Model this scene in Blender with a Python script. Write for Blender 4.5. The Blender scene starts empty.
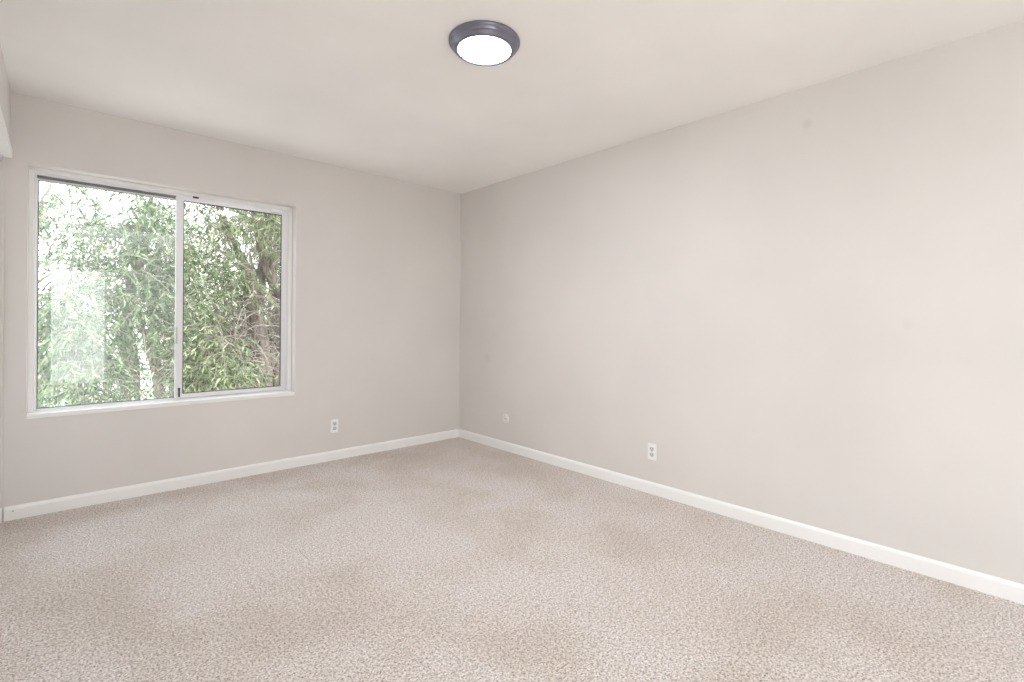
import bpy, bmesh, math, random
import numpy as np
from mathutils import Vector, Matrix

random.seed(7)
rng = np.random.default_rng(11)
SC = bpy.context.scene
COL = SC.collection

# ------------------------------------------------------------------ camera
cam_d = bpy.data.cameras.new('camera')
cam = bpy.data.objects.new('camera', cam_d)
COL.objects.link(cam)
CX, CY, CZ = -2.966, -4.0034, 1.1515
yaw, pitch, roll, FPX, PY = 0.7429, -0.0014, 0.0088, 492.92, 323.25
F = Vector((math.sin(yaw) * math.cos(pitch), math.cos(yaw) * math.cos(pitch), math.sin(pitch)))
R0 = Vector((math.cos(yaw), -math.sin(yaw), 0))
U0 = R0.cross(F)
R = R0 * math.cos(roll) + U0 * math.sin(roll)
U = -R0 * math.sin(roll) + U0 * math.cos(roll)
m = Matrix((R, U, -F)).transposed().to_4x4()
m.translation = (CX, CY, CZ)
cam.matrix_world = m
cam_d.sensor_width = 36
cam_d.lens = 36 * FPX / 1024
cam_d.shift_y = -(341 - PY) / 1024
cam_d.clip_start = 0.02
SC.camera = cam

# ------------------------------------------------------------------ view, sky and daylight
SC.view_settings.view_transform = 'Standard'
SC.view_settings.look = 'None'
SC.view_settings.exposure = 0.12
SC.view_settings.gamma = 1.0
SC.view_settings.use_curve_mapping = False
SC.cycles.max_bounces = 12
SC.cycles.diffuse_bounces = 8
SC.cycles.transparent_max_bounces = 16
SC.cycles.sample_clamp_indirect = 8

world = bpy.data.worlds.new('hazy_sky')
SC.world = world
world.use_nodes = True
wn = world.node_tree.nodes
wl = world.node_tree.links
wn.clear()
wo = wn.new('ShaderNodeOutputWorld')
wb = wn.new('ShaderNodeBackground')
tc = wn.new('ShaderNodeTexCoord')
sx = wn.new('ShaderNodeSeparateXYZ')
cr = wn.new('ShaderNodeValToRGB')
cr.color_ramp.elements[0].position = 0.0
cr.color_ramp.elements[0].color = (1.0, 1.0, 1.0, 1)
cr.color_ramp.elements[1].position = 0.9
cr.color_ramp.elements[1].color = (0.80, 0.90, 1.0, 1)
wl.new(tc.outputs['Generated'], sx.inputs[0])
wl.new(sx.outputs['Z'], cr.inputs[0])
wl.new(cr.outputs[0], wb.inputs['Color'])
wb.inputs['Strength'].default_value = 3.1
wl.new(wb.outputs[0], wo.inputs[0])

def area(name, loc, target, sx_, sy_, power, color):
    l = bpy.data.lights.new(name, 'AREA')
    l.shape = 'RECTANGLE'
    l.size, l.size_y = sx_, sy_
    l.energy = power
    l.color = color
    o = bpy.data.objects.new(name, l)
    COL.objects.link(o)
    o.location = loc
    d = Vector(target) - Vector(loc)
    o.rotation_euler = d.to_track_quat('-Z', 'Y').to_euler()
    return o

sun = bpy.data.lights.new('sun', 'SUN')
sun.energy = 5.0
sun.angle = math.radians(4)
sun.color = (1.0, 0.96, 0.88)
so = bpy.data.objects.new('sun', sun)
COL.objects.link(so)
so.rotation_euler = Vector((-0.22, 0.5, -1.0)).to_track_quat('-Z', 'Y').to_euler()

# fill lamps in the added skylight and added rear door behind the camera
XL = -3.177          # left wall
W_C, LAMP, W_S = 17, 112, 22
YR = -7.0            # rear wall
H = 2.44
area('skylight_fill', (-2.2, -5.5, H + 0.37), (-2.2, -5.5, 0), 1.5, 1.5, W_S, (0.95, 0.97, 1.0))
area('rear_door_fill', (-2.72, YR - 0.24, 1.05), (-2.72, 0, 1.05), 0.8, 1.95, W_C, (0.95, 0.97, 1.0))

# ------------------------------------------------------------------ materials
def mat(name, color, rough=0.5, metallic=0.0, spec=0.5):
    m = bpy.data.materials.new(name)
    m.use_nodes = True
    b = m.node_tree.nodes['Principled BSDF']
    b.inputs['Base Color'].default_value = (*color, 1)
    b.inputs['Roughness'].default_value = rough
    b.inputs['Metallic'].default_value = metallic
    b.inputs['Specular IOR Level'].default_value = spec
    return m

def N(m, t, **kw):
    n = m.node_tree.nodes.new(t)
    for k, v in kw.items():
        setattr(n, k, v)
    return n

def L(m, a, b):
    m.node_tree.links.new(a, b)

def noise(m, scale, detail=2.0, rough=0.5, vec=None):
    n = N(m, 'ShaderNodeTexNoise')
    n.inputs['Scale'].default_value = scale
    n.inputs['Detail'].default_value = detail
    n.inputs['Roughness'].default_value = rough
    if vec is not None:
        L(m, vec, n.inputs['Vector'])
    return n

def ramp(m, src, stops):
    r = N(m, 'ShaderNodeValToRGB')
    e = r.color_ramp.elements
    e[0].position, e[0].color = stops[0][0], (*stops[0][1], 1)
    e[1].position, e[1].color = stops[-1][0], (*stops[-1][1], 1)
    for p, c in stops[1:-1]:
        q = e.new(p)
        q.color = (*c, 1)
    L(m, src, r.inputs[0])
    return r

def math_(m, op, a, b=None, c=None):
    n = N(m, 'ShaderNodeMath', operation=op)
    for i, v in enumerate((a, b, c)):
        if v is None:
            continue
        if isinstance(v, (int, float)):
            n.inputs[i].default_value = v
        else:
            L(m, v, n.inputs[i])
    return n.outputs[0]

def painted(name, color, spots=(), seam=False, amp=0.035):
    m = mat(name, color, 0.75, spec=0.25)
    b = m.node_tree.nodes['Principled BSDF']
    g = N(m, 'ShaderNodeNewGeometry')
    n1 = noise(m, 1.3, 3, 0.5, g.outputs['Position'])
    lo = tuple(c * (1 - amp) for c in color)
    hi = tuple(min(1, c * (1 + amp)) for c in color)
    r = ramp(m, n1.outputs[0], [(0.3, lo), (0.7, hi)])
    src = r.outputs[0]
    for (p, rad, dark) in spots:                # scuffs left on the paint
        d = N(m, 'ShaderNodeVectorMath', operation='DISTANCE')
        L(m, g.outputs['Position'], d.inputs[0])
        d.inputs[1].default_value = p
        mr = N(m, 'ShaderNodeMapRange', interpolation_type='SMOOTHSTEP')
        L(m, d.outputs['Value'], mr.inputs['Value'])
        mr.inputs['From Min'].default_value = rad * 0.2
        mr.inputs['From Max'].default_value = rad
        mr.inputs['To Min'].default_value = dark
        mr.inputs['To Max'].default_value = 0.0
        mx = N(m, 'ShaderNodeMix', data_type='RGBA')
        L(m, mr.outputs[0], mx.inputs[0])
        L(m, src, mx.inputs[6])
        mx.inputs[7].default_value = (0.25, 0.23, 0.21, 1)
        src = mx.outputs[2]
    L(m, src, b.inputs['Base Color'])
    n2 = noise(m, 130, 3, 0.55, g.outputs['Position'])
    bp = N(m, 'ShaderNodeBump')
    bp.inputs['Strength'].default_value = 0.10
    bp.inputs['Distance'].default_value = 0.002
    L(m, n2.outputs[0], bp.inputs['Height'])
    nrm = bp
    if seam:                                    # drywall tape ridge across the ceiling
        s = N(m, 'ShaderNodeSeparateXYZ')
        L(m, g.outputs['Position'], s.inputs[0])
        dy = math_(m, 'ABSOLUTE', math_(m, 'ADD', s.outputs['Y'], 3.597))
        k = math_(m, 'MAXIMUM', math_(m, 'SUBTRACT', 1.0, math_(m, 'DIVIDE', dy, 0.012)), 0.0)
        b2 = N(m, 'ShaderNodeBump')
        b2.inputs['Strength'].default_value = 0.35
        b2.inputs['Distance'].default_value = 0.003
        L(m, k, b2.inputs['Height'])
        L(m, bp.outputs[0], b2.inputs['Normal'])
        nrm = b2
    L(m, nrm.outputs[0], b.inputs['Normal'])
    return m

WALLC = (0.716, 0.691, 0.670)
M_wall = painted('greige_wall_paint', WALLC)
M_wall_r = painted('greige_wall_paint_scuffed', WALLC,
                   spots=[((0, -3.1135, 2.237), 0.035, 0.12), ((0, -0.445, 0.817), 0.06, 0.10), ((0, -3.55, 1.16), 0.03, 0.06)])
M_ceil = painted('ceiling_paint', (0.90, 0.887, 0.875), seam=True)
M_trim = mat('white_trim_paint', (0.90, 0.90, 0.895), 0.35)
M_liner = mat('white_window_liner_paint', (0.87, 0.865, 0.85), 0.4)
M_alu = mat('milled_aluminium', (0.76, 0.76, 0.785), 0.38, 0.4)
M_dark = mat('shaded_channel_grey', (0.20, 0.20, 0.21), 0.6)
M_rubber = mat('black_glazing_gasket', (0.03, 0.03, 0.035), 0.6)
M_plate = mat('white_plastic', (0.90, 0.90, 0.905), 0.3)
M_cover = mat('aged_white_plastic', (0.78, 0.76, 0.73), 0.35)
M_slot = mat('outlet_slot_dark', (0.06, 0.06, 0.06), 0.6)
M_sock = mat('receptacle_plastic', (0.66, 0.66, 0.66), 0.35)
M_screw = mat('screw_steel', (0.45, 0.45, 0.45), 0.35, 0.9)
M_rim = mat('gunmetal_lamp_rim', (0.22, 0.22, 0.28), 0.28, 0.75)
M_conc = mat('pale_concrete', (0.62, 0.60, 0.57), 0.85)

# carpet: speckled twisted pile with paler and darker brushed patches
M_carpet = mat('beige_carpet', (0.5, 0.45, 0.4), 0.95, spec=0.05)
m = M_carpet
b = m.node_tree.nodes['Principled BSDF']
g = N(m, 'ShaderNodeNewGeometry')
nf = noise(m, 140, 3.0, 0.85, g.outputs['Position'])
r1 = ramp(m, nf.outputs[0], [(0.33, (0.10, 0.075, 0.06)), (0.42, (0.48, 0.415, 0.38)), (0.515, (0.86, 0.79, 0.755)), (0.63, (1.0, 0.98, 0.965))])
nm = noise(m, 1.7, 5.0, 0.60, g.outputs['Position'])
nm.inputs['Distortion'].default_value = 0.35
nc = noise(m, 62, 2.0, 0.7, g.outputs['Position'])
r3 = ramp(m, nc.outputs[0], [(0.33, (0.70, 0.68, 0.66)), (0.50, (0.95, 0.94, 0.935)), (0.62, (1.0, 1.0, 1.0))])
r2 = ramp(m, nm.outputs[0], [(0.38, (0.88, 0.85, 0.815)), (0.48, (0.95, 0.935, 0.915)), (0.58, (1.0, 1.0, 1.01))])
mx = N(m, 'ShaderNodeMix', data_type='RGBA', blend_type='MULTIPLY')
mx.inputs[0].default_value = 1
L(m, r1.outputs[0], mx.inputs[6])
L(m, r2.outputs[0], mx.inputs[7])
mx2 = N(m, 'ShaderNodeMix', data_type='RGBA', blend_type='MULTIPLY')
mx2.inputs[0].default_value = 1
L(m, mx.outputs[2], mx2.inputs[6])
L(m, r3.outputs[0], mx2.inputs[7])
L(m, mx2.outputs[2], b.inputs['Base Color'])
bp = N(m, 'ShaderNodeBump')
bp.inputs['Strength'].default_value = 0.8
bp.inputs['Distance'].default_value = 0.006
L(m, nf.outputs[0], bp.inputs['Height'])
L(m, bp.outputs[0], b.inputs['Normal'])
b.inputs['Sheen Weight'].default_value = 0.15
b.inputs['Sheen Roughness'].default_value = 0.5

def glass(name, haze, tint=(1, 1, 1)):
    m = bpy.data.materials.new(name)
    m.use_nodes = True
    m.node_tree.nodes.clear()
    out = N(m, 'ShaderNodeOutputMaterial')
    tr = N(m, 'ShaderNodeBsdfTransparent')
    tr.inputs[0].default_value = (*tint, 1)
    gl = N(m, 'ShaderNodeBsdfGlossy')
    gl.inputs['Roughness'].default_value = 0.0
    lw = N(m, 'ShaderNodeLayerWeight')
    lw.inputs[0].default_value = 0.5
    p5 = math_(m, 'POWER', lw.outputs['Facing'], 5.0)
    fac = math_(m, 'MULTIPLY_ADD', p5, 0.95, 0.045)
    mx = N(m, 'ShaderNodeMixShader')
    L(m, fac, mx.inputs[0])
    L(m, tr.outputs[0], mx.inputs[1])
    L(m, gl.outputs[0], mx.inputs[2])
    last = mx
    if haze:  # pale scatter mixed in to stand for reflected haze on the left pane
        df = N(m, 'ShaderNodeBsdfDiffuse')
        tl = N(m, 'ShaderNodeBsdfTranslucent')
        df.inputs[0].default_value = (0.9, 0.92, 0.92, 1)
        tl.inputs[0].default_value = (0.9, 0.93, 0.93, 1)
        md = N(m, 'ShaderNodeMixShader')
        md.inputs[0].default_value = 0.6
        L(m, df.outputs[0], md.inputs[1])
        L(m, tl.outputs[0], md.inputs[2])
        gg = N(m, 'ShaderNodeNewGeometry')
        nn = noise(m, 1.8, 3, 0.5, gg.outputs['Position'])
        rr = N(m, 'ShaderNodeMapRange')
        L(m, nn.outputs[0], rr.inputs['Value'])
        rr.inputs['From Min'].default_value = 0.3
        rr.inputs['From Max'].default_value = 0.7
        rr.inputs['To Min'].default_value = haze * 0.55
        rr.inputs['To Max'].default_value = haze * 1.45
        m2 = N(m, 'ShaderNodeMixShader')
        L(m, rr.outputs[0], m2.inputs[0])
        L(m, mx.outputs[0], m2.inputs[1])
        L(m, md.outputs[0], m2.inputs[2])
        last = m2
    L(m, last.outputs[0], out.inputs[0])
    return m

M_glass = glass('clear_window_glass', 0, (0.97, 0.98, 0.97))
M_glass_haze = glass('hazed_window_glass', 0.045)

M_lamp = bpy.data.materials.new('lit_diffuser')
M_lamp.use_nodes = True
M_lamp.node_tree.nodes.clear()
_o = N(M_lamp, 'ShaderNodeOutputMaterial')
_e = N(M_lamp, 'ShaderNodeEmission')
_e.inputs[0].default_value = (0.93, 0.97, 1.0, 1)
_e.inputs[1].default_value = LAMP
L(M_lamp, _e.outputs[0], _o.inputs[0])

def leafmat(name, stops, trans=0.35):
    m = bpy.data.materials.new(name)
    m.use_nodes = True
    b = m.node_tree.nodes['Principled BSDF']
    out = m.node_tree.nodes['Material Output']
    g = N(m, 'ShaderNodeNewGeometry')
    r = ramp(m, g.outputs['Random Per Island'], stops)
    L(m, r.outputs[0], b.inputs['Base Color'])
    b.inputs['Roughness'].default_value = 0.42
    b.inputs['Specular IOR Level'].default_value = 0.5
    t = N(m, 'ShaderNodeBsdfTranslucent')
    L(m, r.outputs[0], t.inputs[0])
    x = N(m, 'ShaderNodeMixShader')
    x.inputs[0].default_value = trans
    L(m, b.outputs[0], x.inputs[1])
    L(m, t.outputs[0], x.inputs[2])
    L(m, x.outputs[0], out.inputs[0])
    return m

M_leaf_a = leafmat('grey_green_leaves', [(0.0, (0.04, 0.07, 0.025)), (0.4, (0.12, 0.19, 0.07)), (0.7, (0.24, 0.33, 0.14)), (0.88, (0.45, 0.52, 0.29)), (1.0, (0.42, 0.36, 0.29))], 0.25)
M_leaf_b = leafmat('blue_green_leaves', [(0.0, (0.03, 0.09, 0.03)), (0.4, (0.12, 0.25, 0.10)), (0.75, (0.27, 0.43, 0.19)), (0.93, (0.50, 0.62, 0.36)), (1.0, (0.50, 0.40, 0.32))], 0.30)
M_leaf_c = leafmat('dry_olive_leaves', [(0.0, (0.03, 0.03, 0.022)), (0.5, (0.11, 0.105, 0.075)), (0.85, (0.24, 0.25, 0.16)), (1.0, (0.36, 0.33, 0.27))], 0.2)

def barkmat(name, a, b_):
    m = mat(name, a, 0.9, spec=0.2)
    b = m.node_tree.nodes['Principled BSDF']
    t = N(m, 'ShaderNodeTexCoord')
    mp = N(m, 'ShaderNodeMapping')
    mp.inputs['Scale'].default_value = (14, 14, 3.0)
    L(m, t.outputs['Object'], mp.inputs[0])
    n = noise(m, 1.0, 6, 0.65, mp.outputs[0])
    r = ramp(m, n.outputs[0], [(0.35, b_), (0.65, a)])
    L(m, r.outputs[0], b.inputs['Base Color'])
    bp = N(m, 'ShaderNodeBump')
    bp.inputs['Distance'].default_value = 0.03
    L(m, n.outputs[0], bp.inputs['Height'])
    L(m, bp.outputs[0], b.inputs['Normal'])
    return m

M_bark = barkmat('grey_brown_bark', (0.34, 0.285, 0.25), (0.08, 0.062, 0.052))
M_twig = mat('pale_twig_bark', (0.33, 0.30, 0.26), 0.8)

# ------------------------------------------------------------------ mesh helpers
def obj(name, bm, material, parent=None, kind=None, smooth=False, bevel=0.0):
    if bevel:
        bmesh.ops.bevel(bm, geom=[e for e in bm.edges], offset=bevel, segments=2, affect='EDGES', profile=0.6)
    bmesh.ops.recalc_face_normals(bm, faces=bm.faces[:])
    me = bpy.data.meshes.new(name)
    bm.to_mesh(me)
    bm.free()
    if material:
        me.materials.append(material)
    if smooth:
        for p in me.polygons:
            p.use_smooth = True
    o = bpy.data.objects.new(name, me)
    COL.objects.link(o)
    if parent:
        o.parent = parent
    if kind:
        o['kind'] = kind
    return o

def bx(bm, x0, x1, y0, y1, z0, z1):
    v = [bm.verts.new(p) for p in ((x0, y0, z0), (x1, y0, z0), (x1, y1, z0), (x0, y1, z0),
                                   (x0, y0, z1), (x1, y0, z1), (x1, y1, z1), (x0, y1, z1))]
    for f in ((0, 3, 2, 1), (4, 5, 6, 7), (0, 1, 5, 4), (1, 2, 6, 5), (2, 3, 7, 6), (3, 0, 4, 7)):
        bm.faces.new([v[i] for i in f])
    return bm

def box(*a):
    return bx(bmesh.new(), *a)

def wall_with_hole(axis, pos, thick, a0, a1, z0, z1, holes):
    """slab of wall with rectangular holes, one connected mesh. axis 'y': runs along x."""
    xs = sorted({a0, a1, *[h[0] for h in holes], *[h[1] for h in holes]})
    zs = sorted({z0, z1, *[h[2] for h in holes], *[h[3] for h in holes]})
    bm = bmesh.new()
    def P(a, z, t):
        q = pos + t * thick
        return (a, q, z) if axis == 'y' else (q, a, z)
    def solid(i, j):
        if not (0 <= i < len(xs) - 1 and 0 <= j < len(zs) - 1):
            return False
        ca, cz = (xs[i] + xs[i + 1]) / 2, (zs[j] + zs[j + 1]) / 2
        return not any(h[0] < ca < h[1] and h[2] < cz < h[3] for h in holes)
    cache = {}
    def V(i, j, t):
        k = (i, j, t)
        if k not in cache:
            cache[k] = bm.verts.new(P(xs[i], zs[j], t))
        return cache[k]
    for i in range(len(xs) - 1):
        for j in range(len(zs) - 1):
            if not solid(i, j):
                continue
            for t in (0, 1):
                bm.faces.new([V(i, j, t), V(i + 1, j, t), V(i + 1, j + 1, t), V(i, j + 1, t)])
            for (di, dj, e) in ((-1, 0, ((i, j), (i, j + 1))), (1, 0, ((i + 1, j), (i + 1, j + 1))),
                                (0, -1, ((i, j), (i + 1, j))), (0, 1, ((i, j + 1), (i + 1, j + 1)))):
                if not solid(i + di, j + dj):
                    (p, q) = e
                    bm.faces.new([V(*p, 0), V(*q, 0), V(*q, 1), V(*p, 1)])
    return bm

def ring_frame(x0, x1, y0, y1, z0, z1, l, r, b_, t):
    """rectangular picture-frame ring in the xz plane, member widths left right bottom top"""
    bm = bmesh.new()
    O = [(x0, z0), (x1, z0), (x1, z1), (x0, z1)]
    I = [(x0 + l, z0 + b_), (x1 - r, z0 + b_), (x1 - r, z1 - t), (x0 + l, z1 - t)]
    vs = {}
    for y, k in ((y0, 'f'), (y1, 'b')):
        for i in range(4):
            vs['O', i, k] = bm.verts.new((O[i][0], y, O[i][1]))
            vs['I', i, k] = bm.verts.new((I[i][0], y, I[i][1]))
    for i in range(4):
        j = (i + 1) % 4
        for k in 'fb':
            bm.faces.new([vs['O', i, k], vs['O', j, k], vs['I', j, k], vs['I', i, k]])
        for w in 'OI':
            bm.faces.new([vs[w, i, 'f'], vs[w, j, 'f'], vs[w, j, 'b'], vs[w, i, 'b']])
    return bm

def lathe(bm, prof, seg=64, centre=(0, 0, 0), axis='z'):
    rings = []
    for (r, h) in prof:
        ring = []
        if r < 1e-6:
            p = {'z': (0, 0, h), 'x': (h, 0, 0), 'y': (0, h, 0)}[axis]
            ring = [bm.verts.new(Vector(p) + Vector(centre))]
        else:
            for k in range(seg):
                a = 2 * math.pi * k / seg
                c, s = r * math.cos(a), r * math.sin(a)
                p = {'z': (c, s, h), 'x': (h, c, s), 'y': (c, h, s)}[axis]
                ring.append(bm.verts.new(Vector(p) + Vector(centre)))
        rings.append(ring)
    for A, B in zip(rings, rings[1:]):
        for k in range(seg):
            j = (k + 1) % seg
            if len(A) == 1 and len(B) == 1:
                continue
            if len(A) == 1:
                bm.faces.new([A[0], B[k], B[j]])
            elif len(B) == 1:
                bm.faces.new([A[k], A[j], B[0]])
            else:
                bm.faces.new([A[k], A[j], B[j], B[k]])
    return bm

def empty(name, loc, label=None, cat=None, group=None, kind=None):
    o = bpy.data.objects.new(name, None)
    COL.objects.link(o)
    o.location = loc
    o.empty_display_size = 0.05
    if label:
        o['label'] = label
    if cat:
        o['category'] = cat
    if group:
        o['group'] = group
    if kind:
        o['kind'] = kind
    return o

# ------------------------------------------------------------------ room shell
EY0, EY1 = -6.8, -4.6                                 # second glazed door, added unseen behind the camera to let light in
OX0, OX1, OZ0, OZ1 = -3.104, -1.601, 0.566, 2.052       # opening of the window
DY0, DY1, DZ1 = -2.55, 0.0, 2.062                     # closet opening in the left wall, tight into the corner
obj('floor', box(XL - 0.86, 0.16, YR - 0.16, 0.16, -0.12, 0.0), M_carpet, kind='structure')
cb = wall_with_hole('y', 0.0, 0.40, XL - 0.86, 0.16, YR - 0.16, 0.16, [(-3.0, -1.4, -6.3, -4.7)])
for v in cb.verts:                                       # laid flat: a ceiling with a skylight shaft added behind the camera for fill light
    v.co = Vector((v.co.x, v.co.z, H + v.co.y))
obj('ceiling', cb, M_ceil, kind='structure')
obj('wall_back', wall_with_hole('y', 0.0, 0.16, XL - 0.021, 0.16, 0, H, [(OX0, OX1, OZ0, OZ1)]), M_wall, kind='structure')
obj('wall_right', box(0, 0.16, YR, 0, 0, H), M_wall_r, kind='structure')
obj('wall_left', wall_with_hole('x', XL, -0.10, YR, 0, 0, H, [(DY0, DY1, 0, DZ1), (EY0, EY1, 0, 2.1)]), M_wall, kind='structure')
RX0, RX1, RZ0, RZ1 = -3.12, -2.32, 0.0, 2.03
obj('wall_rear', wall_with_hole('y', YR, -0.16, XL - 0.16, 0.16, 0, H, [(RX0, RX1, RZ0, RZ1)]), M_wall, kind='structure')

BH, BT = 0.079, 0.013
def baseboard(name, path, side):
    """profiled skirting extruded between two points; side is the unit normal into the room"""
    prof = [(0, 0), (BT, 0), (BT, BH - 0.016), (BT - 0.003, BH - 0.007), (BT - 0.008, BH - 0.001), (0, BH)]
    bm = bmesh.new()
    ends = []
    for p in path:
        ends.append([bm.verts.new((p[0] + side[0] * d, p[1] + side[1] * d, z)) for d, z in prof])
    n = len(prof)
    for i in range(n):
        j = (i + 1) % n
        bm.faces.new([ends[0][i], ends[0][j], ends[1][j], ends[1][i]])
    bm.faces.new(ends[0])
    bm.faces.new(ends[1][::-1])
    return obj(name, bm, M_trim, kind='structure')

bb = baseboard('baseboard_back', [(XL - 0.014, 0), (-BT, 0)], (0, -1))
baseboard('baseboard_right', [(0, 0), (0, YR + BT)], (-1, 0))
baseboard('baseboard_left', [(XL, DY0), (XL, EY1)], (1, 0))
obj('wall_closet_side', box(XL - 0.86, XL - 0.021, -0.018, 0.16, 0, H), M_wall, kind='structure')
obj('wall_closet_back', box(XL - 0.86, XL - 0.76, DY0 - 0.1, DY1, 0, H), M_wall, kind='structure')
obj('wall_closet_end', box(XL - 0.76, XL - 0.10, DY0 - 0.1, DY0, 0, H), M_wall, kind='structure')
baseboard('baseboard_closet', [(XL - 0.76, -0.018), (XL - 0.021, -0.018)], (0, -1))
baseboard('baseboard_rear', [(RX1, YR), (-BT, YR)], (0, 1))
nb = lathe(bmesh.new(), [(0, -0.0015), (0.004, -0.001), (0.0045, 0.0)], 12, (XL + 0.022, -BT, 0.050), 'y')
obj('nail_head', nb, M_screw, bb)

# ------------------------------------------------------------------ the sliding window
w1 = empty('window_1', (-2.35, 0.05, 0.56), kind='structure')
def wpart(name, bm, material, parent=None, bevel=0.0, label=None):
    for v in bm.verts:
        v.co -= Vector((-2.35, 0.05, 0.56))
    o = obj(name, bm, material, parent or w1, bevel=bevel)
    if label:
        o['label'] = label
    return o
wpart('window_liner', ring_frame(OX0, OX1, 0.085, 0.155, OZ0 + 0.018, OZ1, 0.024, 0.026, 0.012, 0.026), M_liner, bevel=0.002)
wpart('window_sill', box(OX0, OX1, -0.004, 0.155, OZ0, OZ0 + 0.026), M_liner, bevel=0.003)
MX = -2.350                                            # meeting stile
FX0, FX1, FZ0, FZ1 = OX0 + 0.024, OX1 - 0.026, OZ0 + 0.026, OZ1 - 0.026
wpart('window_frame', ring_frame(FX0, FX1, 0.098, 0.175, FZ0, FZ1, 0.010, 0.010, 0.008, 0.012), M_alu, bevel=0.001)
wpart('shaded_head_channel', box(FX0 + 0.010, MX - 0.02, 0.128, 0.141, FZ1 - 0.026, FZ1 - 0.010), M_dark)  # dark grey strip puts the recess shadow above the left pane into colour
wpart('frame_track', ring_frame(FX0 + 0.010, FX1 - 0.010, 0.130, 0.138, FZ0 + 0.008, FZ1 - 0.012, 0.003, 0.004, 0.004, 0.010), M_alu)
# left pane stands in the outer track, right pane is the sliding sash in the inner track
l = wpart('fixed_sash', ring_frame(FX0 + 0.010, MX + 0.025, 0.142, 0.160, FZ0 + 0.010, FZ1 - 0.012, 0.006, 0.034, 0.004, 0.026), M_liner, bevel=0.001)
def sub(name, bm, material, parent, bevel=0.0):
    for v in bm.verts:
        v.co -= Vector((-2.35, 0.05, 0.56))
    return obj(name, bm, material, parent, bevel=bevel)
sub('window_pane', box(FX0 + 0.014, MX - 0.007, 0.148, 0.153, FZ0 + 0.013, FZ1 - 0.036), M_glass_haze, l)
sub('gasket', ring_frame(FX0 + 0.016, MX - 0.009, 0.1405, 0.147, FZ0 + 0.014, FZ1 - 0.038, 0.003, 0.003, 0.002, 0.002), M_rubber, l)
r_ = wpart('sliding_sash', ring_frame(MX - 0.022, FX1 - 0.010, 0.104, 0.126, FZ0 + 0.010, FZ1 - 0.010, 0.044, 0.038, 0.030, 0.030), M_alu, bevel=0.001)
sub('window_pane', box(MX + 0.020, FX1 - 0.046, 0.112, 0.117, FZ0 + 0.038, FZ1 - 0.038), M_glass, r_)
sub('gasket', ring_frame(MX + 0.022, FX1 - 0.048, 0.1025, 0.110, FZ0 + 0.040, FZ1 - 0.040, 0.0035, 0.005, 0.004, 0.006), M_rubber, r_)
sub('stile_rib', bx(box(MX - 0.012, MX - 0.008, 0.1005, 0.105, FZ0 + 0.02, FZ1 - 0.02), MX + 0.008, MX + 0.011, 0.1005, 0.105, FZ0 + 0.02, FZ1 - 0.02), M_alu, r_)
sub('latch', bx(box(MX - 0.022, MX - 0.010, 0.095, 0.105, 0.985, 1.10), MX - 0.019, MX - 0.013, 0.089, 0.096, 0.99, 1.02), mat('grey_latch', (0.50, 0.50, 0.48), 0.4, 0.4), r_, 0.001)
sub('latch_bolt', lathe(bmesh.new(), [(0, 0.0), (0.005, 0.0), (0.005, 0.05), (0.007, 0.052), (0.007, 0.062), (0, 0.064)], 12, (MX + 0.002, 0.096, FZ0 + 0.020)), M_rubber, r_)
wpart('spacer', box(MX + 0.075, MX + 0.11, 0.092, 0.106, FZ1 - 0.012, FZ1 - 0.002), M_rubber)
wpart('sash_stop', box(FX1 - 0.135, FX1 - 0.048, 0.088, 0.106, FZ1 - 0.026, FZ1 - 0.004), M_plate, bevel=0.002)

# glazed doors added unseen in the left and rear walls to bring in light
def glazed_door(name, y0d, y1d, z1d):
    org = Vector((XL - 0.08, (y0d + y1d) / 2, 0))
    d = empty(name, org, kind='structure')
    def yframe(y0, y1, x0, x1, z0, z1, w):
        bm = ring_frame(y0, y1, x0, x1, z0, z1, w, w, w, w)
        for v in bm.verts:
            v.co = Vector((v.co.y, v.co.x, v.co.z)) - org
        return bm
    obj('door_frame', yframe(y0d, y1d, XL - 0.15, XL - 0.02, 0.0, z1d, 0.03), M_alu, d)
    ym = (y0d + y1d) / 2
    for a, c, q in ((y0d + 0.03, ym + 0.03, -0.11), (ym - 0.03, y1d - 0.03, -0.07)):
        f = obj('door_panel', yframe(a, c, XL + q - 0.015, XL + q + 0.015, 0.03, z1d - 0.03, 0.06), M_alu, d)
        pb = box(XL + q - 0.003, XL + q + 0.003, a + 0.06, c - 0.06, 0.09, z1d - 0.09)
        for v in pb.verts:
            v.co -= org
        obj('door_pane', pb, M_glass, f)
glazed_door('door_1', EY0, EY1, 2.1)
d3 = empty('door_2', ((RX0 + RX1) / 2, YR - 0.08, 0), kind='structure')
def d3part(name, bm, material):
    for v in bm.verts:
        v.co -= d3.location
    return obj(name, bm, material, d3)
d3part('door_frame', ring_frame(RX0, RX1, YR - 0.13, YR - 0.01, 0.0, RZ1, 0.05, 0.05, 0.03, 0.05), M_trim)
d3part('door_pane', box(RX0 + 0.05, RX1 - 0.05, YR - 0.092, YR - 0.086, 0.03, RZ1 - 0.05), M_glass)

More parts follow.
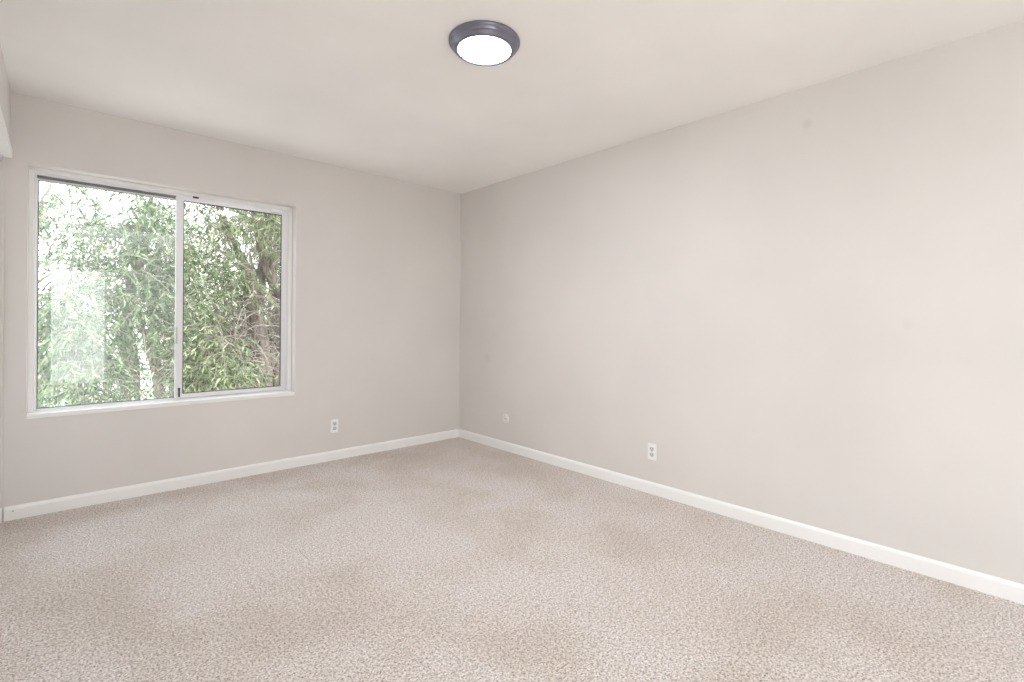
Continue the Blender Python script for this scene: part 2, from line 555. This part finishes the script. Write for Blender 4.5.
# ------------------------------------------------------------------ closet header fascia, track and doors
for n_, (ya, yb_, xo) in enumerate(((DY0 + 0.01, DY0 / 2 + 0.03, -0.085), (DY0 / 2 - 0.03, -0.022, -0.055))):
    dbm = ring_frame(ya, yb_, XL + xo - 0.014, XL + xo + 0.014, 0.012, DZ1 - 0.040, 0.035, 0.035, 0.05, 0.05)
    bx(dbm, ya + 0.035, yb_ - 0.035, XL + xo - 0.006, XL + xo + 0.006, 0.062, DZ1 - 0.090)
    for v in dbm.verts:
        v.co = Vector((v.co.y, v.co.x, v.co.z)) - Vector((XL + xo, ya, 0.0))
    dd = obj('door_%d' % (n_ + 3), dbm, M_trim, kind='structure')
    dd.location = (XL + xo, ya, 0.0)
tb = box(XL - 0.075, XL + 0.010, DY0, -0.02, DZ1 - 0.004, DZ1 + 0.001)
bx(tb, XL + 0.001, XL + 0.010, DY0, -0.02, DZ1 + 0.001, DZ1 + 0.045)
t1 = obj('trim_1', tb, M_trim, kind='structure')
tk = box(XL - 0.075, XL - 0.069, DY0, -0.03, DZ1 - 0.035, DZ1 - 0.003)
bx(tk, XL - 0.036, XL - 0.030, DY0, -0.03, DZ1 - 0.030, DZ1 - 0.003)
obj('door_track', tk, M_alu, t1)

# ------------------------------------------------------------------ ceiling light
LC = (-1.536, -2.243, H)
lt = empty('ceiling_light', LC, 'round flush ceiling light with dark stepped rim and glowing white diffuser', 'ceiling light')
obj('rim', lathe(bmesh.new(), [(0.120, -0.004), (0.161, 0.0), (0.163, -0.003), (0.163, -0.011), (0.158, -0.015), (0.153, -0.017),
                               (0.153, -0.024), (0.148, -0.029), (0.142, -0.032), (0.139, -0.040), (0.131, -0.046), (0.123, -0.046), (0.119, -0.041), (0.117, -0.02)], 96),
    M_rim, lt, smooth=True)
obj('diffuser', lathe(bmesh.new(), [(0.1165, -0.026), (0.1185, -0.040), (0.113, -0.044), (0.090, -0.047), (0.05, -0.049), (0.0, -0.050)], 96), M_lamp, lt, smooth=True)

# ------------------------------------------------------------------ outlets and the round plate
def outlet(name, loc, rot, label):
    t = empty(name, loc, label, 'outlet', 'duplex wall outlets')
    t.rotation_euler = (0, 0, rot)
    # built facing -y
    obj('cover_plate', box(-0.0325, 0.0325, -0.006, 0.0, -0.055, 0.055), M_plate, t, bevel=0.002)
    for dz in (0.0195, -0.0195):
        bm = lathe(bmesh.new(), [(0, -0.0085), (0.0155, -0.0085), (0.0168, -0.0075), (0.0168, -0.005)], 28, (0, 0, 0), 'y')
        for v in bm.verts:
            v.co.z = max(-0.0135, min(0.0135, v.co.z)) + dz
        s = obj('receptacle', bm, M_sock, t)
        sl = box(-0.0085, -0.0060, -0.0092, -0.0082, dz - 0.001, dz + 0.009)
        bx(sl, 0.0060, 0.0085, -0.0092, -0.0082, dz + 0.0, dz + 0.008)
        lathe(sl, [(0, -0.0092), (0.003, -0.0092), (0.003, -0.0082)], 12, (0, 0, dz - 0.0075), 'y')
        obj('socket_slots', sl, M_slot, s)
    obj('screw', lathe(bmesh.new(), [(0, -0.0082), (0.0028, -0.0076), (0.0034, -0.0058)], 14, (0, 0, 0), 'y'), M_screw, t)
    return t
outlet('wall_outlet', (-1.281, 0.0, 0.281), 0, 'white duplex outlet below and right of the window')
outlet('wall_outlet', (0.0, -2.1916, 0.2845), -math.pi / 2, 'white duplex outlet on the long right wall')

rp = empty('round_wall_plate', (0, -0.705, 0.286), 'small round white cable cover plate on right wall near corner', 'wall plate')
rp.rotation_euler = (0, 0, -math.pi / 2)
obj('disc', lathe(bmesh.new(), [(0.0065, -0.0085), (0.010, -0.0085), (0.016, -0.0060), (0.030, -0.010), (0.038, -0.008), (0.041, -0.004), (0.042, 0.0)], 40, (0, 0, 0), 'y'), M_cover, rp, smooth=True)
obj('cable_jack', lathe(bmesh.new(), [(0, -0.004), (0.006, -0.004), (0.0065, -0.012), (0.0045, -0.0125), (0.004, -0.006)], 20, (0, 0, 0), 'y'), M_screw, rp)

# ------------------------------------------------------------------ outdoors
GZ = -2.75
obj('ground', box(-40, 40, 0.5, 70, GZ - 0.2, GZ), M_conc, kind='structure')

def np_mesh(name, V, faces_flat, loop_tot, material, parent=None, smooth=False):
    me = bpy.data.meshes.new(name)
    nv, nf, nl = len(V), len(loop_tot), len(faces_flat)
    me.vertices.add(nv)
    me.vertices.foreach_set('co', np.asarray(V, dtype=np.float32).ravel())
    me.loops.add(nl)
    me.loops.foreach_set('vertex_index', np.asarray(faces_flat, dtype=np.int32))
    me.polygons.add(nf)
    st = np.concatenate([[0], np.cumsum(loop_tot)[:-1]]).astype(np.int32)
    me.polygons.foreach_set('loop_start', st)
    me.polygons.foreach_set('loop_total', np.asarray(loop_tot, dtype=np.int32))
    if smooth:
        me.polygons.foreach_set('use_smooth', np.ones(nf, dtype=bool))
    me.update(calc_edges=True)
    me.validate()
    me.materials.append(material)
    o = bpy.data.objects.new(name, me)
    COL.objects.link(o)
    if parent:
        o.parent = parent
    return o

def tube_arrays(paths, seg=8):
    """paths: list of (points (n,3), radii (n,)) -> V, flat quads"""
    Vs, Fs, base = [], [], 0
    ang = np.linspace(0, 2 * np.pi, seg, endpoint=False)
    for P, Rr in paths:
        P = np.asarray(P, float)
        Rr = np.asarray(Rr, float)
        T = np.gradient(P, axis=0)
        T /= np.linalg.norm(T, axis=1, keepdims=True) + 1e-9
        ref = np.array([0.31, 0.95, 0.05])
        A = np.cross(T, ref)
        A /= np.linalg.norm(A, axis=1, keepdims=True) + 1e-9
        B = np.cross(T, A)
        ring = P[:, None] + Rr[:, None, None] * (np.cos(ang)[None, :, None] * A[:, None] + np.sin(ang)[None, :, None] * B[:, None])
        n = len(P)
        Vs.append(ring.reshape(-1, 3))
        i = np.arange(n - 1)[:, None] * seg
        k = np.arange(seg)[None]
        j = (k + 1) % seg
        q = np.stack([i + k, i + j, i + j + seg, i + k + seg], -1).reshape(-1, 4) + base
        Fs.append(q)
        base += n * seg
    return np.concatenate(Vs), np.concatenate(Fs)

def smooth_path(pts, n=14, wob=0.0):
    pts = np.asarray(pts, float)
    t = np.linspace(0, len(pts) - 1, n)
    out = np.zeros((n, pts.shape[1]))
    for i, u in enumerate(t):
        k = int(min(u, len(pts) - 2))
        f = u - k
        p0 = pts[max(k - 1, 0)]
        p1, p2 = pts[k], pts[k + 1]
        p3 = pts[min(k + 2, len(pts) - 1)]
        out[i] = 0.5 * (2 * p1 + (p2 - p0) * f + (2 * p0 - 5 * p1 + 4 * p2 - p3) * f * f + (-p0 + 3 * p1 - 3 * p2 + p3) * f ** 3)
    out[1:-1, :3] += rng.normal(0, wob, (n - 2, 3))
    return out

def fronds(starts, length, leaf_len, spacing, leaf_w=0.17, outward=None):
    """hanging shoots: returns leaf verts, leaf faces, shoot tubes"""
    n = len(starts)
    Ln = rng.uniform(*length, n)
    az = rng.uniform(0, 2 * np.pi, n)
    d0 = np.stack([np.cos(az), np.sin(az), rng.uniform(-0.3, 0.7, n)], -1)
    if outward is not None:
        d0 += outward
    d0 /= np.linalg.norm(d0, axis=1, keepdims=True)
    K = 7
    u = np.linspace(0, 1, K)
    pts = np.zeros((n, K, 3))
    pts[:, 0] = starts
    d = d0.copy()
    droop = rng.uniform(0.18, 0.5, n)[:, None]
    for k in range(1, K):
        pts[:, k] = pts[:, k - 1] + d * (Ln / (K - 1))[:, None]
        d = d + np.array([0, 0, -1]) * droop + rng.normal(0, 0.10, (n, 3))
        d /= np.linalg.norm(d, axis=1, keepdims=True)
    nl = int(np.mean(length) / spacing)
    tt = (np.arange(nl) + 0.6) / nl * (K - 1)
    k0 = np.minimum(tt.astype(int), K - 2)
    f = (tt - k0)[None, :, None]
    base = pts[:, k0] * (1 - f) + pts[:, k0 + 1] * f
    tang = pts[:, k0 + 1] - pts[:, k0]
    tang /= np.linalg.norm(tang, axis=2, keepdims=True)
    side = rng.normal(0, 1, (n, nl, 3))
    side -= (side * tang).sum(2, keepdims=True) * tang
    side /= np.linalg.norm(side, axis=2, keepdims=True)
    sg = np.where(np.arange(nl) % 2 == 0, 1, -1)[None, :, None]
    side = side * 0.6 + sg * np.roll(side[:, :1], 1, axis=2) * 0.7
    ldir = tang * 0.75 + side * 0.8 + np.array([0, 0, -0.35]) + rng.normal(0, 0.15, (n, nl, 3))
    ldir /= np.linalg.norm(ldir, axis=2, keepdims=True)
    ll = rng.uniform(*leaf_len, (n, nl, 1))
    wv = rng.normal(0, 1, (n, nl, 3))
    wv -= (wv * ldir).sum(2, keepdims=True) * ldir
    wv /= np.linalg.norm(wv, axis=2, keepdims=True)
    nv = np.cross(ldir, wv)
    b_ = base
    w = ll * leaf_w * 0.5
    c = nv * ll * 0.06
    v = np.stack([b_, b_ + ldir * ll * .3 + wv * w + c, b_ + ldir * ll * .62 + wv * w * .8 + c * 0.6, b_ + ldir * ll - c,
                  b_ + ldir * ll * .62 - wv * w * .8 + c * 0.6, b_ + ldir * ll * .3 - wv * w + c], 2).reshape(-1, 3)
    m_ = n * nl
    i = np.arange(m_)[:, None] * 6
    fc = np.concatenate([i + np.array([[0, 1, 2, 3]]), i + np.array([[0, 3, 4, 5]])], 1).reshape(-1, 4)
    tubes = [(pts[a], np.linspace(0.0035, 0.0012, K)) for a in range(n)]
    return v, fc, tubes

def blob_points(blobs, gaps=()):
    out = []
    for (c, r, n) in blobs:
        p = rng.normal(0, 1, (n, 3))
        p /= np.linalg.norm(p, axis=1, keepdims=True)
        p *= (rng.uniform(0, 1, n) ** (1 / 2.4))[:, None]
        out.append(np.array(c) + p * np.array(r))
    P = np.concatenate(out)
    keep = np.ones(len(P), bool)
    for (c, r) in gaps:
        keep &= (((P - np.array(c)) / np.array(r)) ** 2).sum(1) > 1
    return P[keep]

def tree(name, label, cat, base, trunks, blobs, leafm, leaf_len=(0.055, 0.090), length=(0.25, 0.55), spacing=0.034,
         gaps=(), group=None, leaf_w=0.25, limbs=0, bare=()):
    t = empty(name, base, label, cat, group)
    o = np.array(base, float)
    tp = []
    for pts in trunks:
        q = smooth_path(pts, 18, 0.012)
        tp.append((q[:, :3] - o, q[:, 3]))
    V, Q = tube_arrays(tp[:1], 14)
    np_mesh('trunk', V, Q.ravel(), np.full(len(Q), 4), M_bark, t, True)
    for a in tp[1:]:
        V, Q = tube_arrays([a], 10)
        np_mesh('branch', V, Q.ravel(), np.full(len(Q), 4), M_bark, t, True)
    S = blob_points(blobs, gaps)
    v, fc, tubes = fronds(S, length, leaf_len, spacing, leaf_w)
    # limbs carry the shoots: from the woody paths out to sampled shoot roots
    allp = np.concatenate([a[0] for a in tp]) + o
    sel = rng.choice(len(S), min(limbs, len(S)), replace=False)
    extra = []
    for k in sel:
        s = S[k]
        cand = allp[allp[:, 2] < s[2] + 0.1]
        if not len(cand):
            cand = allp
        q = cand[np.argmin(((cand - s) ** 2).sum(1))]
        mid = (q + s) / 2 + rng.normal(0, 0.10, 3) + np.array([0, 0, 0.12])
        pth = smooth_path([q, mid, s], 7, 0.01)
        extra.append((pth, np.linspace(0.017, 0.004, 7)))
    if bare:                                              # leafless dry shoots tangled round the trunk
        _, _, bt = fronds(blob_points(bare), (0.35, 0.8), leaf_len, 0.2)
        V, Q = tube_arrays([(a - o, b_ * 1.5) for a, b_ in bt], 4)
        dt = np_mesh('dry_twigs', V, Q.ravel(), np.full(len(Q), 4), M_twig, t, True)
        dt['kind'] = 'stuff'
    V, Q = tube_arrays([(a - o, b_) for a, b_ in tubes + extra], 4)
    tw = np_mesh('twigs', V, Q.ravel(), np.full(len(Q), 4), M_twig, t, True)
    tw['kind'] = 'stuff'
    np_mesh('foliage', v - o, fc.ravel(), np.full(len(fc), 4), leafm, t)
    return t

# big tree whose forked trunk stands behind the right pane
tree('willow_tree', 'large drooping tree with forked grey trunk close behind the right window pane', 'tree',
     (-1.0, 2.8, GZ),
     [[(-1.0, 2.8, GZ - .05, .21), (-1.02, 2.8, -1.0, .17), (-1.05, 2.8, 0.3, .13), (-1.10, 2.8, 1.05, .11), (-1.19, 2.8, 1.6, .09), (-1.30, 2.78, 1.9, .055), (-1.52, 2.75, 2.35, .042), (-1.75, 2.9, 3.4, .03)],
      [(-1.02, 2.8, -0.4, .13), (-0.78, 2.8, 0.7, .115), (-0.86, 2.75, 1.45, .085), (-1.08, 2.68, 1.95, .06), (-1.2, 2.65, 2.5, .045), (-1.25, 2.8, 3.8, .03)],
      [(-1.12, 2.8, 1.2, .07), (-1.03, 2.85, 1.9, .06), (-0.98, 2.85, 2.5, .055), (-0.8, 3.0, 3.8, .04)],
      [(-0.86, 2.72, 1.40, .03), (-1.15, 2.55, 1.42, .016), (-1.5, 2.45, 1.34, .008)],
      [(-1.08, 2.75, 0.75, .05), (-1.3, 2.6, 0.86, .03), (-1.7, 2.5, 1.15, .015), (-1.95, 2.45, 1.2, .006)],
      [(-1.44, 2.5, GZ, .026), (-1.46, 2.5, -0.6, .020), (-1.42, 2.5, 0.4, .015), (-1.45, 2.5, 1.1, .009), (-1.52, 2.5, 1.9, .004)],
      [(-1.24, 2.5, GZ, .022), (-1.22, 2.5, -0.6, .018), (-1.26, 2.5, 0.5, .013), (-1.18, 2.5, 1.3, .005)]],
     [((-1.65, 2.5, 2.1), (0.40, 0.5, 0.7), 110), ((-1.85, 2.35, 0.85), (0.30, 0.4, 0.75), 150), ((-1.15, 2.3, 2.45), (0.35, 0.3, 0.35), 70),
      ((-1.68, 2.25, 0.55), (0.34, 0.4, 0.45), 150), ((-0.75, 2.5, 2.1), (0.4, 0.4, 0.5), 70), ((-1.45, 2.4, 1.65), (0.25, 0.3, 0.3), 50), ((-1.0, 2.9, 3.9), (1.4, 1.3, 0.8), 260),
      ((-0.85, 2.4, 0.2), (0.3, 0.35, 0.3), 24), ((-1.1, 2.8, -0.6), (0.9, 0.7, 0.5), 160)],
     M_leaf_a, limbs=60, group='trees behind the window',
     bare=[((-1.15, 2.6, 1.0), (0.45, 0.3, 0.6), 90), ((-1.0, 2.6, 0.5), (0.4, 0.3, 0.5), 60), ((-1.6, 2.45, 1.4), (0.3, 0.2, 0.3), 18)])
# leafy tree filling the left pane
tree('pepper_tree', 'pale green drooping leafy tree filling the left window pane', 'tree',
     (-2.35, 3.9, GZ),
     [[(-2.35, 3.9, GZ - .05, .2), (-2.38, 3.85, -1.0, .16), (-2.3, 3.8, 0.4, .10), (-2.35, 3.7, 1.2, .06), (-2.2, 3.6, 1.9, .03), (-2.1, 3.5, 2.6, .015)],
      [(-2.3, 3.8, 0.4, .07), (-2.7, 3.6, 0.8, .045), (-3.3, 3.5, 1.4, .02)],
      [(-2.38, 3.72, 1.2, .05), (-2.3, 3.2, 1.9, .03), (-2.15, 2.9, 3.0, .015)]],
     [((-2.6, 2.8, 1.2), (0.62, 0.5, 0.75), 330), ((-2.95, 2.5, 0.75), (0.40, 0.5, 0.45), 150), ((-2.2, 2.8, 2.15), (0.30, 0.5, 0.6), 130),
      ((-2.6, 2.6, 0.35), (0.5, 0.4, 0.5), 190), ((-2.55, 2.9, 2.85), (0.55, 0.4, 0.24), 115), ((-3.12, 2.4, 2.75), (0.15, 0.3, 0.15), 8), ((-2.45, 3.0, 2.15), (0.45, 0.5, 0.35), 70), ((-2.9, 3.0, 2.1), (0.3, 0.4, 0.4), 62), ((-3.0, 2.9, 1.25), (0.25, 0.4, 0.5), 70), ((-3.75, 2.9, 1.0), (0.5, 0.8, 1.3), 140),
      ((-2.0, 2.7, 1.4), (0.3, 0.4, 0.6), 110), ((-2.9, 3.2, 1.75), (0.45, 0.4, 0.2), 45), ((-2.4, 2.8, -0.6), (0.9, 0.7, 0.5), 150)],
     M_leaf_b, limbs=70, gaps=[((-2.18, 2.8, 0.52), (0.13, 1.3, 0.36)), ((-3.1, 2.6, 0.2), (0.12, 1.2, 0.25)), ((-3.1, 2.6, 1.72), (0.22, 1.2, 0.3))],
     group='trees behind the window', bare=[((-2.25, 2.7, 1.5), (0.35, 0.3, 0.6), 40)])
# thicket further away
far = [
    ('olive_tree', 'dull brownish olive tree in the middle distance behind the right window pane', (0.1, 6.2, GZ),
     [((0.35, 6.2, 0.4), (1.1, 0.8, 1.6), 900), ((-0.65, 6.0, 0.5), (0.5, 0.7, 1.6), 520), ((0.45, 6.2, 2.9), (0.8, 0.8, 1.1), 420), ((-0.6, 6.2, 3.3), (0.5, 0.6, 0.35), 70)], M_leaf_c, ()),
    ('evergreen_tree', 'dark evergreen tree furthest back behind the right window pane', (1.6, 10.2, GZ),
     [((1.1, 10.2, 0.5), (1.9, 0.9, 1.9), 800), ((1.2, 10.2, 3.0), (1.6, 0.9, 1.4), 560), ((-0.4, 10.0, 0.8), (0.9, 0.9, 1.8), 420)], M_leaf_c, ()),
    ('shade_tree', 'grey green tree further back, seen through gaps near the middle stile', (-1.5, 8.4, GZ),
     [((-1.5, 8.4, 1.8), (0.75, 0.7, 1.5), 330), ((-1.05, 8.3, 0.3), (0.4, 0.6, 1.2), 230), ((-0.85, 8.4, 2.3), (0.35, 0.6, 0.7), 110)], M_leaf_a, ()),
    ('sapling_tree', 'thin light green tree further back behind the left pane', (-3.3, 6.9, GZ),
     [((-3.2, 6.9, 0.4), (0.6, 0.6, 1.0), 70), ((-3.0, 6.9, 3.2), (0.6, 0.6, 0.5), 25)], M_leaf_b, ()),
]
for (nm_, lab, base, blobs, lm, gp) in far:
    x, y, z = base
    tree(nm_, lab, 'tree', base,
         [[(x, y, GZ - .05, .14), (x + .1, y, -1, .11), (x - .05, y, 1.0, .08), (x + .1, y, 3.0, .04)],
          [(x, y, 0, .06), (x - .3, y - .1, 1.2, .04), (x - .45, y - .1, 2.4, .02)],
          [(x, y, -.4, .06), (x + .3, y - .1, .8, .04), (x + .5, y - .1, 2.2, .02)]],
         blobs, lm, leaf_len=(0.08, 0.13), length=(0.3, 0.6), spacing=0.05, gaps=gp, limbs=24, group='trees behind the window')
